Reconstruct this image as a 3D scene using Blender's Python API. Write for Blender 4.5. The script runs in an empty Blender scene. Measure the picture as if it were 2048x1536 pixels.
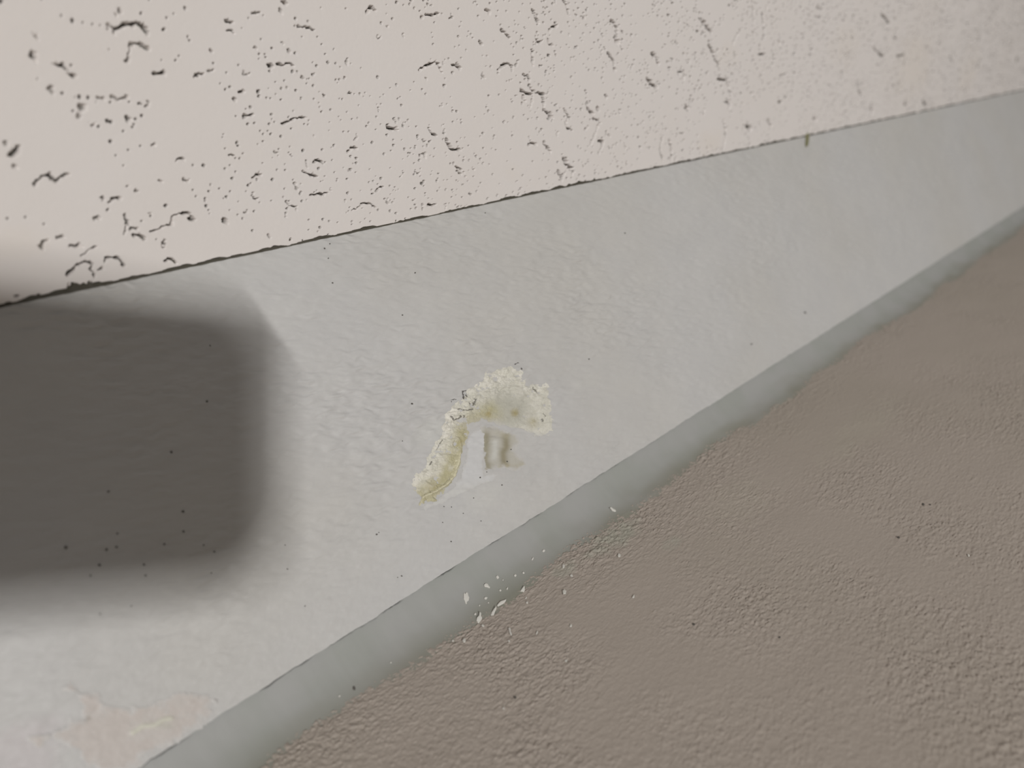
import bpy, math
import numpy as np
from mathutils import Matrix, Vector

# ------------------------------------------------------------------ frame
F = 1500.0                                   # focal length in pixels of the 2048x1536 frame
VPX, VPY = 2600, 63                          # where the edges of the trim run to
D = np.array([VPX-1024, 768-VPY, -F]); D /= np.linalg.norm(D)
A = np.cross(D, [0, 1, 0]); A /= np.linalg.norm(A)
B = np.cross(D, A)
def nrm(deg):
    a = math.radians(deg); return A*math.cos(a) + B*math.sin(a)
NT, NB, NW = nrm(14), nrm(-14), nrm(-76)      # ceiling, sloped trim, wall (normals towards the room)
Zc = -NT; Yc = np.cross(Zc, D)
M = np.array([D, Yc, Zc])                    # room axes: x along the trim, z up
PC = np.array([(1000-1024)/F, (768-403)/F, -1.])*.30
T = np.array([0., 0., 2.4 - (M @ PC)[2]])
def W(p): return p @ M.T + T

scene = bpy.context.scene
scene.view_settings.view_transform = 'Standard'
scene.view_settings.look = 'None'
scene.view_settings.exposure = 0.0
scene.view_settings.gamma = 1.0

cd = bpy.data.cameras.new('camera'); cam = bpy.data.objects.new('camera', cd)
scene.collection.objects.link(cam); scene.camera = cam
R4 = Matrix([list(M[i]) + [T[i]] for i in range(3)] + [[0, 0, 0, 1]])
cam.matrix_world = R4
cd.sensor_width = 36; cd.lens = F/2048*36
cd.clip_start = .01; cd.clip_end = 50
cd.dof.use_dof = True; cd.dof.focus_distance = .262; cd.dof.aperture_fstop = 8.8

world = bpy.data.worlds.new('world'); scene.world = world; world.use_nodes = True
world.node_tree.nodes['Background'].inputs[0].default_value = (1.0, .965, .92, 1)
world.node_tree.nodes['Background'].inputs[1].default_value = .145

def lamp(name, pos, target, shape, sx, sy, power, color, axis=None):
    ld = bpy.data.lights.new(name, 'AREA'); ld.shape = shape; ld.size = sx
    if shape == 'RECTANGLE': ld.size_y = sy
    ld.energy = power; ld.color = color
    o = bpy.data.objects.new(name, ld); scene.collection.objects.link(o)
    p, t = Vector(W(np.array(pos))), Vector(W(np.array(target)))
    z = (p-t).normalized()
    ax = Vector(M @ np.array(axis if axis is not None else [1., 0, 0])).normalized()
    y = z.cross(ax).normalized(); x = y.cross(z)
    o.matrix_world = Matrix(((x.x, y.x, z.x, p.x), (x.y, y.y, z.y, p.y), (x.z, y.z, z.z, p.z), (0, 0, 0, 1)))
    return o
TGT = (-.05, 0, -.22)
lamp('disc_lamp', (1.36, .42, 3.8), TGT, 'DISK', .17, 0, 28, (1, .995, .985))  # unseen room lamp behind the camera, well below the ceiling
lamp('tube_lamp', (1.21, .335, 3.78), TGT, 'RECTANGLE', .36, .03, 98, (1, .995, .985), axis=(.59, -.81, .0))

# ------------------------------------------------------------------ helpers
rng = np.random.default_rng(7)
def ray(x, y):
    x = np.asarray(x, float); y = np.asarray(y, float)
    return np.stack([(x-1024)/F, (768-y)/F, -np.ones_like(x)], -1)
class Plane:
    def __init__(s, n, P, vdir):
        s.n = n; s.P = P; v = np.cross(n, D)
        if v @ vdir < 0: v = -v
        s.v = v/np.linalg.norm(v)
        s.O = P - (P @ D)*D                   # u measured along D from the camera's foot
    def hit(s, x, y):
        r = ray(x, y); return r*((s.n @ s.P)/(r @ s.n))[..., None]
    def uv(s, x, y):
        p = s.hit(x, y) - s.O; return p @ D, p @ s.v
    def pt(s, u, v, h=0.):
        u, v, h = np.broadcast_arrays(u, v, h)
        return s.O + u[..., None]*D + v[..., None]*s.v + h[..., None]*s.n
tile = Plane(NT, PC, np.array([0, 1., 0]))
band = Plane(NB, PC, np.array([0, -1., 0]))
P1 = band.hit(1022, 1062)
bead0 = Plane(nrm(-45), P1, np.array([0, -1., 0]))
P2 = bead0.hit(1000, 1206)
wall = Plane(NW, P2, np.array([0, -1., 0]))
V1 = (P1-band.O) @ band.v                    # where the trim board ends

def hash2(ix, iy, seed):
    h = (ix.astype(np.int64)*374761393 + iy.astype(np.int64)*668265263 + seed*144665 + 1013904223) & 0xffffffff
    h = ((h ^ (h >> 13))*1274126177) & 0xffffffff
    h = ((h ^ (h >> 16))*2246822519) & 0xffffffff
    return ((h ^ (h >> 15)) & 0xffffff)/float(0xffffff)
def noise(x, y, seed=0):
    x, y = np.broadcast_arrays(x, y)
    ix, iy = np.floor(x), np.floor(y); fx, fy = x-ix, y-iy
    fx = fx*fx*(3-2*fx); fy = fy*fy*(3-2*fy)
    a, b = hash2(ix, iy, seed), hash2(ix+1, iy, seed); c, d = hash2(ix, iy+1, seed), hash2(ix+1, iy+1, seed)
    return (a*(1-fx)+b*fx)*(1-fy) + (c*(1-fx)+d*fx)*fy - .5
def fbm(x, y, seed=0, oct=4, gain=.5):
    t, a = 0, 1.
    for i in range(oct):
        t = t + a*noise(x, y, seed+i*17); x = x*2.03+5.1; y = y*2.03+1.7; a *= gain
    return t
def sstep(a, b, x):
    t = np.clip((x-a)/(b-a), 0, 1); return t*t*(3-2*t)

def mesh_grid(name, P, mat, cols=None, keep=None, parent=None, solid=None):
    """P: (r, c, 3) camera-frame points -> a mesh object in room coordinates"""
    r, c = P.shape[:2]
    idx = np.arange(r*c).reshape(r, c)
    q = np.stack([idx[:-1, :-1], idx[:-1, 1:], idx[1:, 1:], idx[1:, :-1]], -1).reshape(-1, 4)
    V = W(P.reshape(-1, 3))
    a, b, d = V[q[:, 0]], V[q[:, 1]], V[q[:, 3]]
    if keep is not None:
        q = q[keep[:-1, :-1].ravel() & keep[1:, 1:].ravel() & keep[:-1, 1:].ravel() & keep[1:, :-1].ravel()]
        used = np.unique(q); mp = np.full(r*c, -1); mp[used] = np.arange(len(used)); q = mp[q]; V = V[used]
        if cols is not None: cols = cols.reshape(-1, 4)[used]
    camp = T
    k = len(q)//2
    nn = np.cross(V[q[k, 1]]-V[q[k, 0]], V[q[k, 3]]-V[q[k, 0]])
    if nn @ (camp-V[q[k, 0]]) < 0: q = q[:, ::-1]
    me = bpy.data.meshes.new(name)
    me.vertices.add(len(V)); me.vertices.foreach_set('co', V.astype(np.float32).ravel())
    me.loops.add(q.size); me.loops.foreach_set('vertex_index', q.astype(np.int32).ravel())
    me.polygons.add(len(q)); me.polygons.foreach_set('loop_start', np.arange(0, q.size, 4, dtype=np.int32))
    me.polygons.foreach_set('use_smooth', np.ones(len(q), bool))
    me.update(calc_edges=True)
    if cols is not None:
        at = me.color_attributes.new('tint', 'FLOAT_COLOR', 'POINT')
        at.data.foreach_set('color', cols.reshape(-1).astype(np.float32))
    me.materials.append(mat)
    o = bpy.data.objects.new(name, me); scene.collection.objects.link(o)
    if parent: o.parent = parent
    return o
def tag(o, label=None, cat=None, group=None, kind=None):
    if label: o['label'] = label
    if cat: o['category'] = cat
    if group: o['group'] = group
    if kind: o['kind'] = kind
    return o

# ------------------------------------------------------------------ materials
def mat(name, color=(.8, .8, .8), rough=.7, tint=False, bumps=(), mottles=(), spec=.3, metallic=0):
    m = bpy.data.materials.new(name); m.use_nodes = True
    nt = m.node_tree; N = nt.nodes; L = nt.links; bs = N['Principled BSDF']
    bs.inputs['Roughness'].default_value = rough
    bs.inputs['Metallic'].default_value = metallic
    bs.inputs['Specular IOR Level'].default_value = spec
    tc = N.new('ShaderNodeTexCoord')
    col = None
    if tint:
        at = N.new('ShaderNodeAttribute'); at.attribute_name = 'tint'; col = at.outputs['Color']
    else:
        rg = N.new('ShaderNodeRGB'); rg.outputs[0].default_value = (*color, 1); col = rg.outputs[0]
    for scale, c2, lo, hi, amt in mottles:
        nz = N.new('ShaderNodeTexNoise'); nz.inputs['Scale'].default_value = scale; nz.inputs['Detail'].default_value = 4
        L.new(tc.outputs['Object'], nz.inputs['Vector'])
        mr = N.new('ShaderNodeMapRange'); mr.inputs[1].default_value = lo; mr.inputs[2].default_value = hi; mr.inputs[4].default_value = amt
        L.new(nz.outputs[0], mr.inputs[0])
        mx = N.new('ShaderNodeMix'); mx.data_type = 'RGBA'; mx.blend_type = 'MULTIPLY'
        L.new(mr.outputs[0], mx.inputs[0]); L.new(col, mx.inputs[6]); mx.inputs[7].default_value = (*c2, 1)
        col = mx.outputs[2]
    L.new(col, bs.inputs['Base Color'])
    prev = None
    for scale, dist, st in bumps:
        nz = N.new('ShaderNodeTexNoise'); nz.inputs['Scale'].default_value = scale; nz.inputs['Detail'].default_value = 3
        L.new(tc.outputs['Object'], nz.inputs['Vector'])
        bp = N.new('ShaderNodeBump'); bp.inputs['Distance'].default_value = dist; bp.inputs['Strength'].default_value = st
        L.new(nz.outputs[0], bp.inputs['Height'])
        if prev: L.new(prev, bp.inputs['Normal'])
        prev = bp.outputs[0]
    if prev: L.new(prev, bs.inputs['Normal'])
    return m

m_tile = mat('ceiling_tile_paint', tint=True, rough=.85, bumps=((900, .0004, .10),), mottles=((14, (.985, .975, .96), .45, .75, .8),))
m_band = mat('satin_white_paint', tint=True, rough=.55, bumps=((1400, .0003, .12),), mottles=((11, (.975, .965, .94), .4, .65, 1),))
m_bead = mat('grey_green_caulk', tint=True, rough=.5, bumps=((500, .0002, .08),), mottles=((45, (.93, .95, .92), .4, .62, 1),))
m_wall = mat('taupe_wall_paint', tint=True, rough=.6, bumps=((1700, .0004, .25),), mottles=((9, (.96, .965, .95), .42, .6, 1),))
m_crust = mat('flaky_plaster', tint=True, rough=.85, bumps=((2500, .0004, .35),))
m_resin = mat('yellow_residue', tint=True, rough=.4, bumps=((1800, .0003, .2),))
m_chip = mat('paint_chip', (.62, .60, .55), rough=.6, bumps=((2500, .0002, .2),))
m_speck = mat('dark_grit', (.10, .092, .08), rough=.7)

# ------------------------------------------------------------------ grids over a plane
def umap(pl, xs, u0, u1, n, zp):
    """n u-stations even in the picture between u0 and u1, coarse stations beyond"""
    a = zp/.656
    q = np.linspace(1/(u0+a), 1/(u1+a), n)
    return 1/q - a
ZP = .19
def zperp(pl, v): return -(pl.O[2] + v*pl.v[2])

# ---- pits and cracks of the ceiling (places read off the photograph, laid on the ceiling plane)
FIS = [
 ([228,58,245,49,282,48,295,65],9,1),([254,120,264,90,278,88,298,98],7,.6),([240,20,242,24],8,.6),([233,30,233,36],5,.4),
 ([113,129,125,132,138,145,148,155],9,.8),([66,109,67,112],14,.7),([73,75,75,79],12,.45),([102,176,104,184],9,.5),
 ([307,147,328,146],9,1),([163,213,167,216],12,.6),([158,232,161,236],10,.5),([184,249,188,251],10,.5),([257,240,261,240],10,.8),
 ([195,196,205,197],7,.5),([224,194,235,198,252,193],6,.5),([22,312,30,306,38,293],10,.8),([27,331,31,333],9,.5),([12,284,14,287],9,.5),
 ([72,368,82,352,100,353,115,362,135,350],7,.8),([98,350,102,356],9,1),([219,405,224,398,240,399],7,.9),([204,394,206,398],7,.7),([190,436,196,434],7,.6),([213,420,217,418],6,.7),
 ([250,430,255,445,263,455],6,.7),([262,456,274,459],6,.8),([268,470,282,472,292,480],6,.9),([300,463,320,457,342,450,348,432,358,428,378,425,386,438],4.5,1),([380,437,388,441],7,1),
 ([331,480,324,490,328,496],4,.9),([85,497,91,482],9,.6),([116,476,128,473],8,.7),([143,492,156,492],8,.7),([165,512,180,500,192,493],5,.6),([252,432,251,470],2,.5),
 ([137,552,145,542,155,531,168,526,180,525],7,1),([180,525,185,540,188,552],6,.9),([209,523,214,516,224,515,233,516,242,520,249,530],6,.8),([198,539,206,536],7,.7),
 ([148,574,160,577,178,570],15,1.8),([330,524,340,518,352,526],5,1),([55,606,68,604,78,595],10,1.4),([30,592,36,590],7,.6),
 ([566,4,571,4],8,1.5),([560,22,562,23],6,1),([578,103,580,106],7,1),([509,95,511,97],6,1),([421,102,423,103],5,1),([452,42,463,42],6,1),([455,60,464,60,468,66],4,.7),
 ([596,53,612,54,628,59],3,.9),([604,155,606,157],5,1.3),([390,153,397,147,406,147],4,.7),([481,187,488,184],6,1),([467,197,469,199],5,1),([488,237,492,230,505,228],5,.9),([564,247,590,238,612,234],4,.9),
 ([535,130,545,134],7,1.2),([556,127,566,130,577,126,588,131],5,1.2),([506,355,514,350,523,347],5,1),([605,342,618,348,635,354],5,1.1),([612,322,616,335],5,.9),([628,326,638,319,647,328],3.5,.8),
 ([623,390,640,388,655,386],2,.8),([632,388,648,389],5,1),([573,402,580,412,594,412,593,420],3.5,.9),([506,397,512,400,517,395],3.5,.8),([449,441,454,445],7,1.4),([355,322,360,318,368,319],4,.7),([458,311,467,310],5,.9),([415,143,428,139],4,.5),([505,28,514,24,522,23],3.5,.6),([581,478,583,480],4,1.2),([534,470,541,476],4,.8),([302,290,308,288],6,.7),([319,362,323,363],6,.9),([368,359,374,360],6,.9),([255,372,258,373],7,.7),([272,380,278,380],7,.6),([297,427,300,428],2,.3),
 ([731,25,737,17,744,15,751,19],5,1.2),([850,29,868,30,877,26],4,1.2),([842,34,846,36],6,1.2),([970,21,979,22,979,29],5,1.3),([1066,20,1071,34,1078,45],3,1),([1099,61,1107,54,1116,50],3,1),
 ([1128,2,1133,10,1137,22],4,1.2),([1222,42,1229,46,1234,58,1235,72],4,1.2),([1231,76,1236,84],9,1.6),([1216,106,1224,116,1229,128,1230,142],4,1.2),([1304,107,1312,111,1317,128],5,1.1),
 ([1295,161,1304,168,1315,175],8,1.4),([1357,147,1367,142,1370,150,1367,158],4,1.2),([959,82,965,91],4,1.2),([1003,60,1010,64,1018,75],3,1),([1072,78,1077,85,1085,81],4,1.1),([1096,78,1098,88,1105,91],4,1.1),
 ([1064,100,1066,128],2.2,.9),([997,139,1003,132,1013,128,1023,131,1025,138],4,1.2),([862,127,872,124,879,131,884,144],3.5,1.2),([840,140,850,132,864,128],2,.9),([905,130,915,130,921,136,920,141],4.5,1.3),
 ([774,254,784,258,793,258],6,1.4),([696,305,702,296,709,295,713,297],4,1.2),([893,279,898,290,902,299],6,1.5),([902,299,912,299,920,300],4,1.2),([857,256,864,268,874,272],3,1),([911,334,920,336,927,345],3,1),([914,340,923,349],3,1),
 ([1128,317,1134,328,1142,337],8,1.8),([1116,342,1122,352,1124,362],3.5,1.2),([1132,341,1126,352,1124,360],3.5,1.2),([1046,150,1056,152,1058,160],4,1.1),([1042,181,1056,187,1066,190],4,1.1),([1058,170,1064,180,1074,186,1090,190],3,1),
 ([1046,194,1049,198],7,1.3),([1066,192,1061,213],2.5,1),([1083,190,1088,205,1087,219,1095,226,1102,233],3,1.1),([1100,230,1104,235],7,1.2),([1128,218,1137,234,1132,246,1135,256,1144,261],3,1.1),
 ([1174,204,1174,214,1180,223,1187,226],4.5,1.2),([1195,216,1198,222],6,1.2),([1239,220,1240,226],4,1.3),([1186,238,1196,240,1201,246],3,1.1),([1196,252,1190,270,1182,288],3,1.2),([1197,281,1207,284,1204,294,1199,306],3,1.1),
 ([1087,285,1094,293,1101,302],4,1.1),([1056,291,1063,287,1072,289],4,1.1),([1338,280,1343,296,1343,320],5,1.4),([1324,278,1320,300,1326,320],2.5,.9),([705,421,718,412,731,406],3.5,1.1),([731,407,742,406,750,415],3,1),([753,382,765,373],4,1.1),
 ([1176,254,1170,258],4,1),([1210,190,1214,196],4,1),([858,410,870,409],5,1.2),
 ([1404,42,1412,50,1416,58],7,1.5),([1416,52,1423,66],4,1.1),([1418,91,1426,104,1430,116],5,1.3),([1430,116,1437,128,1439,140],3,1),([1436,158,1446,160,1455,159,1457,174],5,1.3),([1505,6,1507,46],2.2,.9),([1526,30,1528,76],3,1),
 ([1467,87,1471,76,1476,67],3,1),([1636,14,1637,19],6,1.2),([1707,32,1708,37],4.5,1.3),([1558,82,1560,88],5,1.1),([1548,115,1545,130],4.5,1.3),([1452,204,1461,206,1459,216],6,1.4),([1447,240,1450,258,1452,272],3,1.1),([1451,276,1446,300],3,1),
 ([1494,251,1502,256],7,1.3),([1535,238,1543,252],4.5,1.1),([1558,203,1563,206],5,1.1),([1747,96,1757,104,1768,113],4.5,1.1),([1765,30,1772,36,1779,45],5,.8),([1715,166,1718,180,1723,192],6,1.1),([1743,215,1745,223],7,1),
 ([1846,200,1854,212],7,.8),([1810,207,1814,209],7,.8),([1837,108,1836,120],5,.8),([1959,126,1956,136],6,.9),([1947,152,1946,162],6,1),([2034,117,2036,123],6,1),([1900,112,1904,122],5,.7),([1628,235,1632,240],5,.9),([1372,212,1375,217],7,1.1),([1408,220,1408,228],4,1),([1520,110,1530,108],4,.9),([1590,98,1594,92],4,.8),([1795,113,1810,110],4,.8),([1812,118,1808,130],4,.8),
]

def deboss(pl, U, Vv, u_ax, v_ax, depth, core):
    def stroke(us, vs, wid, dep, kind):
        pad = wid*3
        i0, i1 = np.searchsorted(u_ax, [us.min()-pad, us.max()+pad]); j0, j1 = np.searchsorted(v_ax, [vs.min()-pad, vs.max()+pad])
        if i1-i0 < 1 or j1-j0 < 1: return
        uu = U[j0:j1, i0:i1]; vv = Vv[j0:j1, i0:i1]
        if kind:
            uu, vv = uu + .0006*noise(uu/.0012, vv/.0012, 6) + .0004*noise(uu/.0005, vv/.0005, 9), vv + .0006*noise(uu/.0012, vv/.0012, 7) + .0004*noise(uu/.0005, vv/.0005, 10)
        d = np.full(uu.shape, 1e9)
        L = 0
        for k in range(max(1, len(us)-1)):
            k2 = min(k+1, len(us)-1)
            ax, ay, bx, by = us[k], vs[k], us[k2], vs[k2]
            dx, dy = bx-ax, by-ay; l2 = dx*dx+dy*dy+1e-14
            t = np.clip(((uu-ax)*dx+(vv-ay)*dy)/l2, 0, 1)
            dd = np.hypot(uu-ax-t*dx, vv-ay-t*dy); d = np.minimum(d, dd)
        w = wid*(1 + (1.3 if kind else .3)*noise(uu/.0011, vv/.0011, 3) + .8*noise(uu/.0004, vv/.0004, 4))
        g = 1-sstep(.35, 1.0, d/w)
        sl = (slice(j0, j1), slice(i0, i1))
        depth[sl] = np.maximum(depth[sl], g*dep)
        core[sl] = np.maximum(core[sl], ((1-sstep(.2, .75, d/w)) if kind else (1-sstep(.45, 1.0, d/w)))*min(1, dep/(.0015 if kind else .0018)))
    for pts, w, k in FIS:
        x = np.array(pts[0::2], float); y = np.array(pts[1::2], float)
        # keep marks off the very edge
        u, v = pl.uv(x, y); z = -pl.hit(x, y)[..., 2].mean()
        stroke(u, v, (.56 if x[0] < 900 else .72)*max(w, 3.8)*z/F, .0021*k, 1)
    # small pin holes everywhere, with little crescents among them
    um, vm = u_ax[0], v_ax[0]
    n = 22000
    us = rng.uniform(max(um, .02), min(u_ax[-1], 1.3), n); vs = rng.uniform(.0007, .17, n)
    p = pl.pt(us, vs); px = 1024+F*p[:, 0]/-p[:, 2]; py = 768-F*p[:, 1]/-p[:, 2]
    ok = (px > -150) & (px < 2200) & (py > -120)
    dens = (.45+.35*sstep(.3, .8, us)-.40*(1-sstep(.06, .15, us-vs*.5)))+1.5*fbm(us/.02, vs/.02, 11, 2) + .25*sstep(300, 900, px)
    for u, v, q, k in zip(us[ok], vs[ok], dens[ok], rng.random((ok.sum(), 4))):
        if k[0] > q: continue
        r = (.00023+.00026*k[1]**3)*(1+1.6*max(0., u-.15))
        if k[2] > (.965 if u < .15 else .93):
            a = k[3]*6.28; l = .0008+.0012*k[1]
            uu = np.array([u, u+l*math.cos(a)*.6, u+l*math.cos(a+.7)]); vv = np.array([v, v+l*math.sin(a)*.6, v+l*math.sin(a+.7)])
            stroke(uu, vv, r*1.0, .0010, 1)
        else:
            stroke(np.array([u]), np.array([v]), r*1.15, (.0007+.0016*k[3])*(.5+r/.0004), 0)

# ------------------------------------------------------------------ ceiling
def crackw(u):
    """half the dark gap beside the ceiling's edge, ragged"""
    return .00062 + .0010*np.clip(fbm(u/.006, u*0+.5, 21, 3), -.4, .6) + .0011*np.clip(noise(u/.0035, u*0, 29)-.28, 0, 1)*2

u_ax = np.concatenate([[-.6, -.1], umap(tile, 0, .015, 1.35, 1800, .17), [1.6, 2.4]])
v_ax = np.concatenate([[0, .00005], np.linspace(.0001, .0025, 14), .0025+np.cumsum(np.linspace(.00013, .00030, 780)), [.18, .35, .9, 2.0]])
v_ax = np.unique(v_ax)
U, V = np.meshgrid(u_ax, v_ax)
depth = np.zeros(U.shape); core = np.zeros(U.shape)
deboss(tile, U, V, u_ax, v_ax, depth, core)
gap = crackw(U)
edge = 1-sstep(.75, 1.15, V/gap)
blob = np.zeros(U.shape)
depth = np.maximum(depth, edge*.005)
core = np.maximum(core, 1-sstep(.9, 1.3, V/gap))
und = .00006*fbm(U/.012, V/.012, 5, 3) + .00002*fbm(U/.0012, V/.0012, 8, 2)
H = und - depth + .0*U
paint = np.array([.71, .665, .635]); fibre = np.array([.085, .080, .068])  # unpainted fibre, coloured darker still to paint shade into pits and gap
C = np.ones(U.shape+(4,)); C[..., :3] = paint + (fibre-paint)*np.clip(core, 0, 1)[..., None]
# faint tea-coloured water stains
px = tile.pt(U, V); sx = 1024+F*px[..., 0]/-px[..., 2]
for (x, y, r, k) in [(1420, 285, .010, .5), (1455, 110, .010, .3), (1830, 130, .035, .45), (1940, 140, .03, .4), (1690, 90, .02, .3), (1030, 350, .006, .25), (40, 490, .006, .4), (520, 300, .01, .15)]:
    cu, cv = tile.uv(x, y)
    g = k*np.clip(1-(((U-cu)/(r*1.4))**2+((V-cv)/(r*.8))**2) + .8*fbm(U/.006, V/.006, 41, 3), 0, 1)
    C[..., :3] *= 1-g[..., None]*np.array([.015, .04, .09])
ceiling = mesh_grid('ceiling', tile.pt(U, V, H), m_tile, C)
tag(ceiling, 'pinkish white acoustic ceiling tile full of pits and worm-like fissures above the crack', kind='structure')

# ------------------------------------------------------------------ sloped trim board
def wob(u): return .0005*fbm(u/.02, u*0+3.3, 31, 3) + .00028*fbm(u/.0035, u*0+1.3, 33, 3) + .00014*fbm(u/.0011, u*0+2.3, 35, 2)
u_ax = np.concatenate([[-.6, -.1], umap(band, 0, -.02, 1.35, 1150, .19), [1.6, 2.4]])
t_ax = np.concatenate([[-.08, -.01, -.001], np.linspace(0, 1, 620)])
U, TT = np.meshgrid(u_ax, t_ax)
Vb = TT*(V1 + wob(U)) + np.where(TT > -.0005, 1, 0)*np.exp(-np.abs(TT)*150)*(.00022*np.clip(1.2*fbm(U/.002, U*0+9, 77, 3), -.5, 1.6)+.0001)
xx = (U-.10)
def wrinkle(U, V):
    # brushed, wrinkled paint: elongated along the board, strongest in the middle
    s = U + V*.27; t = V - U*.27
    m = .5 + 1.1*np.clip(fbm(U/.03, V/.03, 51, 2)+.15, 0, 1)
    w = t/.0014 + .9*noise(U/.003, V/.003, 57)
    a = fbm(s/.0048, w, 53, 2)
    b = fbm(s/.011, t/.0030, 55, 2)
    return m*(.00062*a - .00040*np.abs(b))
H = wrinkle(U, Vb) + .0003*fbm(U/.03, Vb/.02, 59, 2) + .00003*fbm(U/.0009, Vb/.0009, 61, 2)
# lower zone carries finer grain; the lower edge is a thin paint lip
lowz = sstep(.55, .9, TT)
H = H*(1-.45*lowz) + lowz*.00007*fbm(U/.0013, Vb/.0013, 63, 2)
H = H + .0004*sstep(.985, 1.0, TT)*(0)
C = np.ones(U.shape+(4,)); C[..., :3] = np.array([.515, .503, .488])
mot = fbm(U/.013, Vb/.010, 71, 3)
C[..., :3] *= 1+.035*mot[..., None]*np.array([1, .95, .8])
# dirt drawn along the crack
C[..., :3] *= (1-.35*np.exp(-np.clip(Vb, 0, 1)/.00015)*np.clip(.2+1.5*fbm(U/.0015, Vb/.0008, 75, 2), 0, 1))[..., None]
C[..., :3][TT < -1e-6] = (.075, .068, .052)   # bare board inside the gap, coloured dark to stand for shade
def smudge(x, y, rx, ry, col, k, seed=81):
    cu, cv = band.uv(x, y)
    g = k*np.clip(1-(((U-cu)/rx)**2+((Vb-cv)/ry)**2)+.7*fbm(U/.004, Vb/.004, seed, 3), 0, 1)
    C[..., :3] = C[..., :3]*(1-g[..., None]) + np.array(col)*g[..., None]
smudge(960, 1000, .012, .005, (.57, .56, .53), .5)
smudge(870, 870, .010, .007, (.56, .555, .52), .5)
smudge(1180, 760, .010, .003, (.55, .54, .51), .3)
smudge(60, 1500, .010, .008, (.54, .49, .495), .5)
smudge(1400, 880, .02, .003, (.515, .52, .47), .4)
P = band.pt(U, Vb, H)
trim = mesh_grid('trim_1', P, m_band, C)
tag(trim, 'wide off-white painted trim board with brush wrinkles between ceiling and wall', kind='structure')
def band_h(u, v):
    u = np.asarray(u, float); v = np.asarray(v, float); tt = v/(V1+wob(u)); lz = sstep(.55, .9, tt)
    h = wrinkle(u, v) + .0003*fbm(u/.03, v/.02, 59, 2) + .00003*fbm(u/.0009, v/.0009, 61, 2)
    return h*(1-.45*lz) + lz*.00007*fbm(u/.0013, v/.0013, 63, 2)

# ------------------------------------------------------------------ wall
VWT = (P2-wall.O) @ wall.v
u_ax = np.concatenate([[-.6, -.2], umap(wall, 0, -.06, 1.35, 1500, .19), [1.6, 2.4]])
v_ax = np.concatenate([[VWT-.03, VWT-.008], VWT-.006+np.cumsum(np.linspace(.00014, .00030, 740)), ])
v_ax = np.concatenate([v_ax, [v_ax[-1]+.03, v_ax[-1]+.2, v_ax[-1]+.9, v_ax[-1]+2.2]])
U, V = np.meshgrid(u_ax, v_ax)
def wall_h(U, V):
    k = .00098
    wx = U + .0004*noise(U/.002, V/.002, 91); wy = V + .0004*noise(U/.002, V/.002, 92)
    a = .6*noise(wx/k, wy/k, 93) + .75*noise(wx/k*2.1+3, wy/k*2.1, 94) + .4*noise(wx/k*4.1+3, wy/k*4.1, 98) + .25*noise(wx/k*.5+3, wy/k*.5, 96)
    a = np.where(a > 0, a, a*.6)
    m = .7+1.1*np.clip(fbm(U/.03, V/.03, 95, 2), -.4, .5) + .35*(1-sstep(.0, .03, V-VWT))
    a = a - .5*np.clip(noise(U/.0011, V/.0011, 99)-.22, 0, 1)
    return .00066*a*m + .0005*fbm(U/.035, V/.02, 97, 2)
H = wall_h(U, V)
C = np.ones(U.shape+(4,)); C[..., :3] = np.array([.385, .335, .290])
pz = wall.pt(U, V); sx = 1024+F*pz[..., 0]/-pz[..., 2]; sy = 768+F*-pz[..., 1]/-pz[..., 2]
def wsmudge(x, y, ru, rv, col, k, seed):
    cu, cv = wall.uv(x, y)
    g = k*np.clip(1-(((U-cu)/ru)**2+((V-cv)/rv)**2)+.9*fbm(U/.003, V/.003, seed, 3), 0, 1)
    C[..., :3] = C[..., :3]*(1-g[..., None]) + np.array(col)*g[..., None]
wsmudge(1230, 1075, .018, .006, (0.367, 0.358, 0.299), .8, 101)
wsmudge(1345, 1085, .006, .004, (0.367, 0.358, 0.299), .5, 102)
wsmudge(1130, 1140, .007, .004, (0.367, 0.358, 0.299), .6, 103)
wsmudge(1720, 860, .05, .01, (0.413, 0.376, 0.312), .35, 104)
wsmudge(1480, 1000, .03, .012, (0.404, 0.367, 0.304), .3, 105)
wallo = mesh_grid('wall_front', wall.pt(U, V, H), m_wall, C)
tag(wallo, 'taupe wall with orange-peel texture below the grey-green caulk line', kind='structure')

# ------------------------------------------------------------------ caulk bead
u_ax = np.concatenate([[-.6, -.2], umap(wall, 0, -.06, 1.35, 900, .19), [1.6, 2.4]])
s_ax = np.linspace(0, 1, 90)
U, S = np.meshgrid(u_ax, s_ax)
w1 = V1 + wob(U)
A1 = band.pt(U, w1, -.0006 + 0*U)             # tucked under the lip of the trim board
bw = .0010*fbm(U/.03, U*0+2, 111, 3) + .0005*fbm(U/.006, U*0+2, 113, 2)
A2 = wall.pt(U, VWT + bw, 0*U)
A3 = wall.pt(U, VWT + .0030 + bw*1.6 + .0012*fbm(U/.004, U*0+7, 117, 2), -.00035+0*U)
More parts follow.
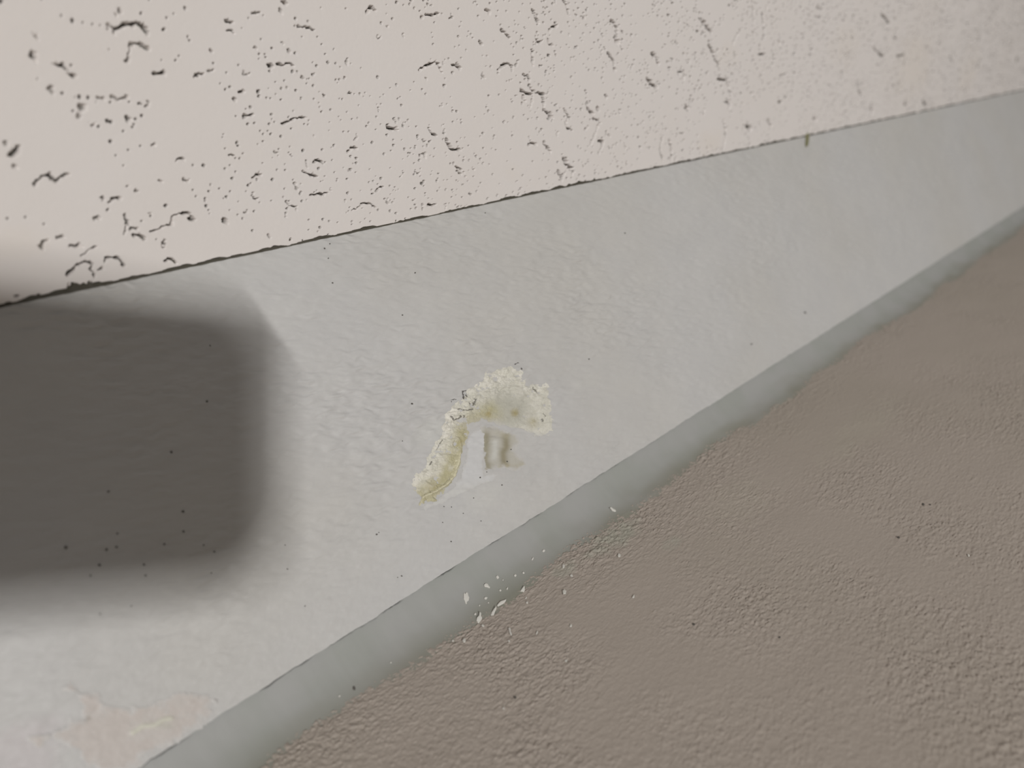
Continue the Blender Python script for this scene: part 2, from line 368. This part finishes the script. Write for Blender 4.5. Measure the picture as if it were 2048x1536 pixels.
# cove: quadratic curve from the lip, hollow towards the corner, then feathering out on the wall
mid = (A1+A2)/2 - .0050*nrm(-45)
t = np.clip(S/.82, 0, 1)[..., None]
Pb = (1-t)**2*A1 + 2*t*(1-t)*mid + t*t*A2
t2 = np.clip((S-.82)/.18, 0, 1)[..., None]
Pb = Pb*(1-t2) + A3*t2
Hn = .00012*fbm(U/.008, S*2.2, 115, 3)*(1-t2[..., 0])
Pb = Pb + Hn[..., None]*nrm(-45)
C = np.ones(U.shape+(4,))
top = np.array([.355, .353, .338]); low = np.array([.270, .262, .220])  # paler above, darker and greener below; the cove's shading put into colour
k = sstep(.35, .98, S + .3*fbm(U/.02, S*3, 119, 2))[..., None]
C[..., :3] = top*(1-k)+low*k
dirt = (1-sstep(.010, .028, S+.012*noise(U/.0012, U*0, 123)))*np.clip(.35+2*fbm(U/.008, U*0+4, 121, 3), 0, 1)*(1-sstep(.12, .30, U))  # dirt holds the shade under the trim's lip, painted into the caulk
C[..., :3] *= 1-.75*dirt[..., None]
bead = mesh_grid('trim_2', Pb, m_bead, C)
tag(bead, 'smooth grey-green caulk bead running diagonally between white trim and taupe wall', kind='structure')
def bead_pt(x, y):
    """nearest point of the bead surface for a picture position"""
    X = 1024+F*Pb[..., 0]/-Pb[..., 2]; Y = 768-F*Pb[..., 1]/-Pb[..., 2]
    Y[Pb[..., 2] > -.02] = 1e9
    i = np.argmin((X-x)**2+(Y-y)**2); p = Pb.reshape(-1, 3)[i]
    return p, math.sqrt(((X-x)**2+(Y-y)**2).ravel()[i])

# ------------------------------------------------------------------ damaged paint patch on the trim
def field(x0, y0, x1, y1, step):
    x = np.arange(x0, x1, step, float); y = np.arange(y0, y1, step, float); return np.meshgrid(x, y)
def dpoly(X, Y, pts):
    """signed distance (px), positive inside"""
    pts = np.array(pts, float).reshape(-1, 2); d = np.full(X.shape, 1e9); ins = np.zeros(X.shape, bool)
    for a, b in zip(pts, np.roll(pts, -1, 0)):
        e = b-a; t = np.clip(((X-a[0])*e[0]+(Y-a[1])*e[1])/(e@e), 0, 1)
        d = np.minimum(d, np.hypot(X-a[0]-t*e[0], Y-a[1]-t*e[1]))
        c = (a[1] > Y) != (b[1] > Y)
        ins ^= c & (X < (b[0]-a[0])*(Y-a[1])/((b[1]-a[1]) if b[1] != a[1] else 1e-9)+a[0])
    return np.where(ins, d, -d)
def dline(X, Y, pts):
    pts = np.array(pts, float).reshape(-1, 2); d = np.full(X.shape, 1e9)
    for a, b in zip(pts[:-1], pts[1:]):
        e = b-a; t = np.clip(((X-a[0])*e[0]+(Y-a[1])*e[1])/(e@e+1e-9), 0, 1)
        d = np.minimum(d, np.hypot(X-a[0]-t*e[0], Y-a[1]-t*e[1]))
    return d
def rootat(name, x, y, pl=band):
    o = bpy.data.objects.new(name, None); scene.collection.objects.link(o)
    o.empty_display_size = .005
    o.location = Vector(W(pl.hit(x, y)[None])[0]); return o
def adopt(o, root):
    bpy.context.view_layer.update(); o.parent = root; o.matrix_parent_inverse = root.matrix_world.inverted(); return o
def layer(name, poly, colf, hf, material, root, ragged=9, nsc=14, step=1.0, seed=200, base=.00005):
    pts = np.array(poly, float).reshape(-1, 2); m = ragged+4
    X, Y = field(pts[:, 0].min()-m, pts[:, 1].min()-m, pts[:, 0].max()+m, pts[:, 1].max()+m, step)
    d = dpoly(X, Y, poly) + ragged*fbm(X/nsc, Y/nsc, seed, 4, .6)*1.4
    u, v = band.uv(X, Y); h = band_h(u, v)
    z = -band.hit(X, Y)[..., 2]; pxm = z/F
    hh = hf(X, Y, d)
    C = np.ones(X.shape+(4,)); C[..., :3] = colf(X, Y, d)
    o = mesh_grid(name, band.pt(u, v, h+base+hh*1e-3), material, C, keep=d > 0)
    return adopt(o, root)
def mixc(c, k, col): k = np.clip(k, 0, 1)[..., None]; return c*(1-k)+np.array(col)*k

root = rootat('peeling_paint_patch', 970, 870)
tag(root, 'cream crusty patch of peeling paint with yellow-brown stains at the centre of the white trim', 'paint damage')
CR = [826,968,838,942,858,915,868,890,884,868,888,838,905,812,925,800,938,780,958,768,975,748,1000,738,1020,734,1044,742,1042,758,1056,770,1066,762,1080,772,1096,770,1099,800,1104,838,1110,862,1090,872,1062,868,1040,860,1010,850,984,845,960,838,940,848,934,870,928,905,918,935,905,962,884,984,862,1000,842,1012,832,1016,838,990]
def crust_h(X, Y, d):
    g = np.clip(d/10, 0, 1)
    up = np.clip(1-((X-900)*.6+(Y-860)*.8)/90, .15, 1)         # crumbliest along its upper left
    r = fbm(X/11, Y/8, 211, 5, .62); c = np.abs(fbm(X/16, Y/12, 213, 3))
    fl = sstep(-.05, .12, fbm(X/9, Y/6, 215, 3))
    smooth = np.exp(-(((X-1010)/45)**2+((Y-812)/32)**2))
    rg = (1-.85*smooth)
    g = g*(1-.8*(1-sstep(4, 34, dline(X, Y, [975,862,1040,880,1125,895]))))
    return g*(.16 + .55*r*rg*(.4+.8*up) - .5*np.clip(.10-c, 0, 1)*3*rg + .22*fl*up*rg)
def crust_c(X, Y, d):
    c = np.zeros(X.shape+(3,)) + np.array([.65, .625, .545])
    c = mixc(c, .6*sstep(-.1, .25, fbm(X/13, Y/10, 221, 3)), (.76, .725, .655))
    c = mixc(c, .55*sstep(.08, .35, fbm(X/9, Y/4, 222, 3)), (.50, .475, .41))
    c = mixc(c, .8*np.exp(-(dline(X, Y, [1078,775,1072,810,1080,835])/4)**2)*(.6+noise(X/5, Y/5, 224)), (.80, .77, .70))
    c = mixc(c, np.exp(-(((X-1013)/54)**2+((Y-822)/42)**2))*1.3, (.47, .455, .39))
    c = mixc(c, .7*np.exp(-(((X-1090)/22)**2+((Y-840)/40)**2)), (.58, .56, .48))
    ln = dline(X, Y, [838,1005,858,985,885,968,903,945,912,918,925,880,938,855,965,835,978,828])
    c = mixc(c, 1.25*np.exp(-((ln-2)/20)**2)*(.75+.6*fbm(X/12, Y/12, 223, 2)), (.45, .415, .265))
    c = mixc(c, .7*np.exp(-(dline(X, Y, [930,850,960,838,990,846])/10)**2), (.49, .46, .37))
    for x, y, r, k in [(1029, 826, 7, .9), (976, 829, 5, .9), (922, 886, 6, .55), (1066, 845, 9, .4), (865, 975, 14, .35)]:
        c = mixc(c, k*np.exp(-(((X-x)**2+(Y-y)**2)/(r*r)))*(1+.8*noise(X/3, Y/3, 227)), (.33, .27, .11))
    c = mixc(c, 1.1*(1-sstep(4, 26, dline(X, Y, [985,858,1040,880,1120,890])))*sstep(965, 990, X), (.53, .515, .49))
    # dark grime caught in cracks of the crust
    for pts, w in [([900,833,908,840,916,838,921,832],1.6),([915,818,925,820,935,820,946,818],1.1),([926,832,929,842],1.),([938,806,945,812,952,800,948,798],1.5),([944,805,950,809],1.5),
                   ([1064,776,1070,782,1078,786],1.2),([1086,828,1090,832],1.2),([1083,839,1085,842],2.2),([858,930,862,924],1.2),([872,902,878,890,884,880],1.)]:
        c = mixc(c, (1-sstep(.3, 1.5, dline(X+1.5*noise(X/4, Y/4, 228), Y+2*noise(X/3, Y/3, 230), pts)/w+1.1*noise(X/2, Y/2, 229)))*.85, (.14, .13, .11))
    return c
layer('crust', CR, crust_c, crust_h, m_crust, root, ragged=8, nsc=12, step=.8)

RG = [836,1008,842,992,858,984,880,972,896,958,904,938,908,915,920,893,927,880,925,900,920,925,914,945,902,965,884,980,866,990,872,1002,858,1004,846,996,840,1014]
def rg_h(X, Y, d):
    e = np.exp(-(dline(X, Y, [842,1012,846,992,868,984,890,970,908,952,914,930,919,908])/3.0)**2)
    return np.clip(d/5, 0, 1)*(.55+.25*fbm(X/8, Y/8, 231, 3)) + .55*e
def rg_c(X, Y, d):
    e = np.exp(-(dline(X, Y, [842,1012,846,992,868,984,890,970,908,952,914,930,919,908])/2.4)**2)
    c = np.zeros(X.shape+(3,)) + np.array([.48, .445, .30])
    c = mixc(c, .7*np.exp(-(((X-868)/14)**2+((Y-970)/9)**2)), (.37, .335, .20))
    return mixc(c, e*.8, (.66, .62, .45))
tag(layer('yellow_ridge', RG, rg_c, rg_h, m_resin, root, ragged=3, nsc=7, step=.7, seed=240, base=.0001), 'yellowish resin-like ridge along the lower left of the crust')

ST = [958,852,985,850,1010,858,1036,868,1040,890,1032,905,1048,918,1050,930,1030,938,1018,940,1000,938,985,942,970,938,966,915,970,885]
def st_c(X, Y, d):
    c = np.zeros(X.shape+(3,)) + np.array([.475, .455, .405])
    c = mixc(c, .9*np.exp(-(dline(X, Y, [974,855,972,890,970,925,978,935])/8)**2), (.30, .275, .20))
    c = mixc(c, .9*np.exp(-(dline(X, Y, [1012,870,1012,895,1006,905,1008,925,1010,936])/8)**2), (.275, .245, .165))
    c = mixc(c, .55*np.exp(-(dline(X, Y, [978,855,1000,862,1012,872])/8)**2), (.43, .40, .31))
    c = mixc(c, .8*np.exp(-(dline(X, Y, [1000,938,1015,934])/5)**2), (.36, .31, .18))
    c = mixc(c, .7*np.exp(-(dline(X, Y, [1026,934,1046,928])/4)**2), (.42, .39, .31))
    c = mixc(c, .9*np.exp(-(dline(X, Y, [990,885,990,900,988,915])/6)**2), (.56, .55, .51))
    return mixc(c, np.maximum((1-sstep(1, 12, d+5*noise(X/9, Y/9, 252)))*sstep(974, 992, X), np.maximum(1-sstep(0, 3, d), .8*(1-sstep(850, 872, Y+5*noise(X/8, Y/8, 253))))), (.525, .51, .49))
tag(layer('brown_stain', ST, st_c, lambda X, Y, d: .06*np.clip(d/6, 0, 1)+.03*fbm(X/8, Y/8, 251, 3), m_band, root, ragged=6, nsc=14, step=1.2, seed=250), 'thin brown drip stain')
PA = [938,872,946,860,962,858,972,868,970,900,966,935,968,950,985,945,1000,948,985,962,955,975,925,985,900,1000,870,1012,850,1020,845,1012,875,1000,905,975,922,950,930,915]
tag(layer('bare_patch', PA, lambda X, Y, d: mixc(mixc(np.zeros(X.shape+(3,))+np.array([.575, .568, .562]), sstep(950, 985, Y)*.5, (.56, .545, .505)), 1-sstep(0, 6, d), (.545, .53, .51)),
    lambda X, Y, d: .05*np.clip(d/6, 0, 1)+.02*fbm(X/20, Y/20, 261, 2), m_band, root, ragged=4, nsc=12, step=1.5, seed=260), 'smooth pale tongue inside the crust')
def grimey(name, strokes, seed, root):
    pts = np.array([p for s, w in strokes for p in np.array(s).reshape(-1, 2)])
    X, Y = field(pts[:, 0].min()-6, pts[:, 1].min()-6, pts[:, 0].max()+6, pts[:, 1].max()+6, .5)
    d = np.full(X.shape, -9.)
    for s, w in strokes: d = np.maximum(d, w*.95-dline(X+2*noise(X/3, Y/3, 228), Y+2*noise(X/3, Y/3, 230), s))
    d += 1.6*noise(X/1.6, Y/1.6, seed)
    u, v = band.uv(X, Y)
    C = np.ones(X.shape+(4,)); C[..., :3] = (.13, .12, .11)
    return adopt(mesh_grid(name, band.pt(u, v, band_h(u, v)+.00012+.00012*np.clip(d, 0, 2)), m_crust, C, keep=d > 0), root)
tag(grimey('black_mark', [([925,784,927,797],1.8),([924,783,933,781],1.2),([932,796,934,793,932,791],1.2),([912,798,905,800],.8),([903,802,903,803],.9)], 270, root), 'small black crumbs beside the crust')
grimey('black_mark', [([1030,728,1038,725],1.2),([1042,737,1043,739],1.4)], 271, root)

# faint peach filler at the lower left
root2 = rootat('filler_patch', 290, 1440)
tag(root2, 'faint peach filler smear with a raised edge at the lower left of the white trim', 'filler')
FP = [60,1475,110,1452,165,1432,150,1395,128,1378,140,1362,165,1378,195,1385,205,1412,260,1414,330,1408,352,1385,390,1378,425,1382,432,1402,425,1425,400,1450,370,1470,340,1492,300,1515,270,1532,230,1545,170,1530,150,1500,100,1485,75,1495]
RI = [([75,1478,110,1462,150,1452,168,1444],5,.30),([130,1372,150,1385,178,1395],5,.35),([172,1438,190,1425,196,1412],5,-.35),([265,1465,285,1452,310,1450,325,1440,342,1436],4,.8),([380,1402,395,1395],3,.4),([428,1402,431,1403],3,.9)]
def fp_h(X, Y, d):
    h = .10*np.clip(d/6, 0, 1)+.10*fbm(X/22, Y/16, 281, 4)*np.clip(d/12, 0, 1)
    for s, w, k in RI: h = h + .45*k*np.exp(-(dline(X, Y, s)/w)**2)
    return np.maximum(h, -.04)
def fp_c(X, Y, d):
    c = np.zeros(X.shape+(3,)) + np.array([.525, .480, .450])
    c = mixc(c, .5*sstep(-.05, .3, fbm(X/30, Y/22, 283, 3)), (.53, .50, .475))
    c = mixc(c, .9*np.exp(-(dline(X, Y, RI[3][0])/5)**2), (.62, .61, .52))
    c = mixc(c, .4*np.exp(-(((X-330)/16)**2+((Y-1450)/8)**2)), (.48, .475, .40))
    c = mixc(c, .8*np.exp(-(dline(X, Y, [172,1439,178,1436])/4)**2), (.36, .32, .28))
    c = mixc(c, np.exp(-(((X-430)**2+(Y-1402)**2)/9)), (.85, .83, .78))  # small white glint painted on as colour
    return mixc(c, 1-sstep(0, 16, d), (.53, .515, .50))
o = layer('filler_smear', FP, fp_c, fp_h, m_band, root2, ragged=12, nsc=26, step=1.6, seed=280)

# ------------------------------------------------------------------ paint chips
def chip(name, P0, nrml, outline, lift, thick, mtl, label, cat, group, tilt=0., root=None):
    """outline: local px pairs round the chip's centre; a curved flake with real thickness"""
    n0 = nrml/np.linalg.norm(nrml); z = -P0[2]; s = z/F
    ex = np.array([1., 0, 0]) - n0*n0[0]; ex /= np.linalg.norm(ex); ey = np.cross(n0, ex)
    if ey[1] < 0: ey = -ey
    pts = np.array(outline, float).reshape(-1, 2)
    # picture offsets -> offsets on the surface
    J = np.array([[ex[0], ey[0]], [ex[1], ey[1]]]) + np.outer([P0[0]/z, P0[1]/z], [ex[2], ey[2]])
    loc = np.linalg.solve(J, (pts*[1, -1]*s).T).T
    k = len(loc); vs, fs = [], []
    rings = [(1.0, 0.), (1.0, thick), (.72, thick*1.25), (.35, thick*1.45)]
    ctr = loc.mean(0); rad = np.hypot(*(loc-ctr).T).max()
    for q, h in rings:
        for a in loc:
            b = ctr+(a-ctr)*q; r = np.hypot(*(b-ctr))/rad
            vs.append(P0 + b[0]*ex + b[1]*ey + n0*(lift + h + tilt*(b[0])+ .25*thick*r*r))
    vs.append(P0 + ctr[0]*ex + ctr[1]*ey + n0*(lift+thick*1.5)); vs.append(P0 + ctr[0]*ex + ctr[1]*ey + n0*lift)
    for r in range(3):
        for i in range(k): fs.append((r*k+i, r*k+(i+1) % k, (r+1)*k+(i+1) % k, (r+1)*k+i))
    for i in range(k):
        fs.append((3*k+i, 3*k+(i+1) % k, 4*k)); fs.append(((i+1) % k, i, 4*k+1))
    vw = W(np.array(vs)); c0 = Vector(W(P0[None])[0])
    me = bpy.data.meshes.new(name); me.from_pydata([tuple(Vector(v)-c0) for v in vw], [], fs); me.materials.append(mtl)
    o = bpy.data.objects.new(name, me); scene.collection.objects.link(o); o.location = c0
    tag(o, label, cat, group); return o
def jag(w, h, ang, seed, n=11):
    r = np.random.default_rng(seed); a = np.linspace(0, 2*math.pi, n, endpoint=False)
    q = .5*(1+.45*(r.random(n)-.5)); x = w*q*np.cos(a); y = h*q*np.sin(a)
    c, s = math.cos(ang), math.sin(ang); return np.stack([x*c-y*s, x*s+y*c], -1).ravel()
def spot(x, y):
    p, d = bead_pt(x, y)
    if d < 3: return p, nrm(-45), 'b'
    u, v = wall.uv(x, y); return wall.pt(u, v, wall_h(u, v)), NW, 'w'
CHIPS = [
 (933,1196,[-5,-10,-2,-8,0,-11,3,-10,4,-5,6,-1,5,5,1,8,1,12,-1,12,-3,6,-5,2],'large pointed white paint chip highest on the grey caulk bead, left of the others'),
 (958,1238,[1,-14,4,-12,4,-6,6,-3,5,3,2,9,0,12,-3,10,-3,5,-5,3,-4,-3,0,-7],'largest white paint chip, upright and spear-shaped, across the bead and wall edge'),
 (1002,1208,[-9,5,-6,1,-2,-3,4,-5,9,-7,8,-3,5,1,0,4,-4,6,-8,8],'slanted pinkish white paint chip lying along the wall edge'),
 (986,1225,[-3,10,-4,4,-2,-2,2,-8,6,-12,6,-7,3,0,1,6,-2,12],'narrow pale paint chip curling off the wall edge with a dark shadow'),
 (1045,1180,[-4,3,-1,-2,2,-6,4,-6,4,3,4,7,2,6,0,4],'triangular pinkish paint chip at the bead edge right of the cluster'),
 (1020,1266,[-3,-7,0,-8,2,-5,2,-1,4,5,4,7,1,6,-1,2],'thin bent white paint chip alone on the wall below the cluster'),
 (972,1173,[-6,-2,-3,-5,1,-4,3,-1,6,3,5,5,2,3,-1,2,-5,2],'curved bright white paint chip on the bead above the cluster'),
 (1225,1021,[-7,-4,-4,-5,0,-2,4,0,6,4,4,5,0,3,-3,1],'isolated slanted white paint chip far right on the bead'),
 (928,1284,[-3,1,-1,-3,2,-4,4,-1,3,3,0,4],'round pale paint chip on the wall left of the cluster'),
 (1129,1187,jag(7,9,.3,1),'oval pale paint crumb on the wall right of the cluster'),
]
for i, (x, y, ol, lb) in enumerate(CHIPS):
    p, nn, k = spot(x, y)
    chip('paint_chip', p, nn, ol, .00005 if k == 'b' else .0002, .0003, m_chip, lb, 'paint chip', 'paint chips below the damaged patch', tilt=(.35 if i in (3, 4) else 0))
CR_B = [(972,1197,6,6),(995,1154,6,6),(951,1228,4,4),(1001,1181,4,4),(1014,1177,3,5),(1088,1101,6,5),(1065,1119,3,7),(1047,1147,4,4),(1030,1151,5,4),(680,1391,4,4),(782,1325,3,3),(978,1205,3,2),(958,1213,2.5,2.5),(1007,1160,2.5,2.5)]
CR_W = [(1127,1134,5,7),(1143,1153,5,5),(1238,1113,6,6),(1267,1195,4,7),(1142,1254,5,6),(1074,1268,3,7),(1054,1206,4,4),(1018,1284,4,4),(966,1252,6,4),(1132,1322,5,4),(906,1282,4,4),(1007,1418,4,4),(1937,1112,5,4),(1052,1196,3,4)]
for i, (x, y, w, h) in enumerate(CR_B):
    p, nn, k = spot(x, y)
    chip('paint_crumb', p, nn, jag(w, h, .4, 20+i, 8), .00003, .00022, m_chip, 'tiny white paint crumb on the grey-green caulk bead', 'paint crumb', 'tiny white crumbs on the caulk bead')
for i, (x, y, w, h) in enumerate(CR_W):
    u, v = wall.uv(x, y)
    chip('paint_crumb', wall.pt(u, v, wall_h(u, v)), NW, jag(w, h, .4, 40+i, 8), .0001, .00022, m_chip, 'tiny white paint crumb caught on the textured taupe wall', 'paint crumb', 'tiny white crumbs on the wall texture')

# ------------------------------------------------------------------ dark specks
SP = {
 'shade': ('tiny black dirt speck on the lower left trim beneath the dark shadow', 'black specks in the shadow',
   [(343,904,7),(366,1023,8),(367,1063,7),(217,983,7),(235,1067,5),(132,1095,9),(213,1099,7),(233,1094,7),(199,1130,8),(181,1151,6),(291,1151,6),(329,1088,6),(288,1129,6),(407,1090,5),(429,1103,5),(423,1146,4),(414,803,7),(420,691,4)]),
 'upper': ('tiny dark speck near the upper edge of the lit white trim', 'dark specks under the crack',
   [(649,497,5),(656,517,4),(665,566,5),(659,488,4),(805,630,4),(830,546,4),(970,426,3),(1250,466,4),(1610,625,6),(1503,688,5)]),
 'mid': ('tiny dark speck on the lit white trim around the peeling patch', 'dark specks round the peeling patch',
   [(825,807,6),(960,955,5),(1014,923,5),(1022,899,4),(1178,718,4),(753,1069,5),(757,1065,3),(805,882,3),(902,1083,4),(973,944,3),(926,1027,3),(903,1014,3),(888,1013,3),(1004,970,4),(947,996,3),(962,1042,3),(885,1045,3)]),
 'low': ('tiny dark speck on the trim just above the caulk at lower left', 'dark specks low on the trim',
   [(575,1138,4),(610,1212,4),(803,1152,5),(795,1155,3),(262,1212,4),(200,1228,4),(570,1090,3)]),
}
for key, (lb, gp, L) in SP.items():
    for i, (x, y, d) in enumerate(L):
        u, v = band.uv(x, y)
        chip('dirt_speck', band.pt(u, v, band_h(u, v)), NB, jag(d*.72, d*.62, .3, 70+i, 8), .00001, .00012, m_speck, lb, 'dirt speck', gp)
for i, (x, y, d) in enumerate([(1797,1075,5),(1846,1009,5),(1030,1395,6),(1387,1249,5),(1860,1010,3),(1559,1274,4)]):
    u, v = wall.uv(x, y)
    chip('dirt_speck', wall.pt(u, v, wall_h(u, v)), NW, jag(d, d*.8, .3, 130+i, 8), .00005, .00015, m_speck, 'tiny black dirt speck on the taupe wall', 'dirt speck', 'black specks on the wall')
p, nn, k = spot(709, 1376)
chip('dirt_speck', p, nn, jag(6, 7, 0, 150, 8), .00003, .0002, m_speck, 'single dark speck on the wide lower end of the caulk bead', 'dirt speck', None)

# olive fibre hanging out of the crack
m_olive = mat('olive_fibre', (.20, .19, .10), rough=.8)
u, v = band.uv(1613, 281)
chip('plant_fibre', band.pt(u, v, band_h(u, v)), NB, [-4,-14,0,-15,4,-13,4,-4,3,5,1,12,-2,13,-3,6,-2,-2], .00005, .0005, m_olive, 'short olive green fibre poking down from the crack onto the white trim', 'fibre', None)

# ------------------------------------------------------------------ the phone that takes the picture (behind the lens, outside the frame)
def slab(name, x0, x1, y0, y1, z0, z1, r, mtl, root):
    vs, fs = [], []; n = 8
    ring = []
    for cx, cy, a0 in ((x1-r, y1-r, 0), (x0+r, y1-r, 90), (x0+r, y0+r, 180), (x1-r, y0+r, 270)):
        for k in range(n+1):
            a = math.radians(a0+90*k/n); ring.append((cx, cy, math.cos(a), math.sin(a)))
    e = min(.0015, (z1-z0)/3)
    for zz, q in ((z0, r-e), (z0+e, r), (z1-e, r), (z1, r-e)):
        for cx, cy, c, s in ring: vs.append((cx+q*c, cy+q*s, zz))
    k = len(ring)
    for j in range(3):
        for i in range(k): fs.append((j*k+i, j*k+(i+1) % k, (j+1)*k+(i+1) % k, (j+1)*k+i))
    fs.append(tuple(range(k))[::-1]); fs.append(tuple(range(3*k, 4*k)))
    me = bpy.data.meshes.new(name); me.from_pydata([tuple(v) for v in W(np.array(vs))], [], fs); me.materials.append(mtl)
    o = bpy.data.objects.new(name, me); scene.collection.objects.link(o)
    return adopt(o, root)
ph = bpy.data.objects.new('smartphone', None); scene.collection.objects.link(ph); ph.location = Vector(W(np.array([[-.065, .012, .024]]))[0]); ph.empty_display_size = .02
tag(ph, 'dark smartphone held sideways in front of the trim, casting the shadow at left', 'phone')
m_ph = mat('phone_back', (.05, .05, .055), rough=.35); m_gl = mat('phone_glass', (.02, .02, .022), rough=.15, spec=.5)
ZPH = .020
slab('body', -.150, .0105, -.032, .044, ZPH, ZPH+.008, .016, m_ph, ph)
slab('camera_bump', -.024, .004, .004, .037, ZPH-.002, ZPH+.0005, .006, m_ph, ph)
for x, y in ((-.017, .029), (-.004, .029), (-.010, .012)):
    slab('lens', x-.005, x+.005, y-.005, y+.005, ZPH-.003, ZPH-.0015, .0049, m_gl, ph)
slab('screen', -.147, .007, -.027, .041, ZPH+.0078, ZPH+.0084, .013, m_gl, ph)
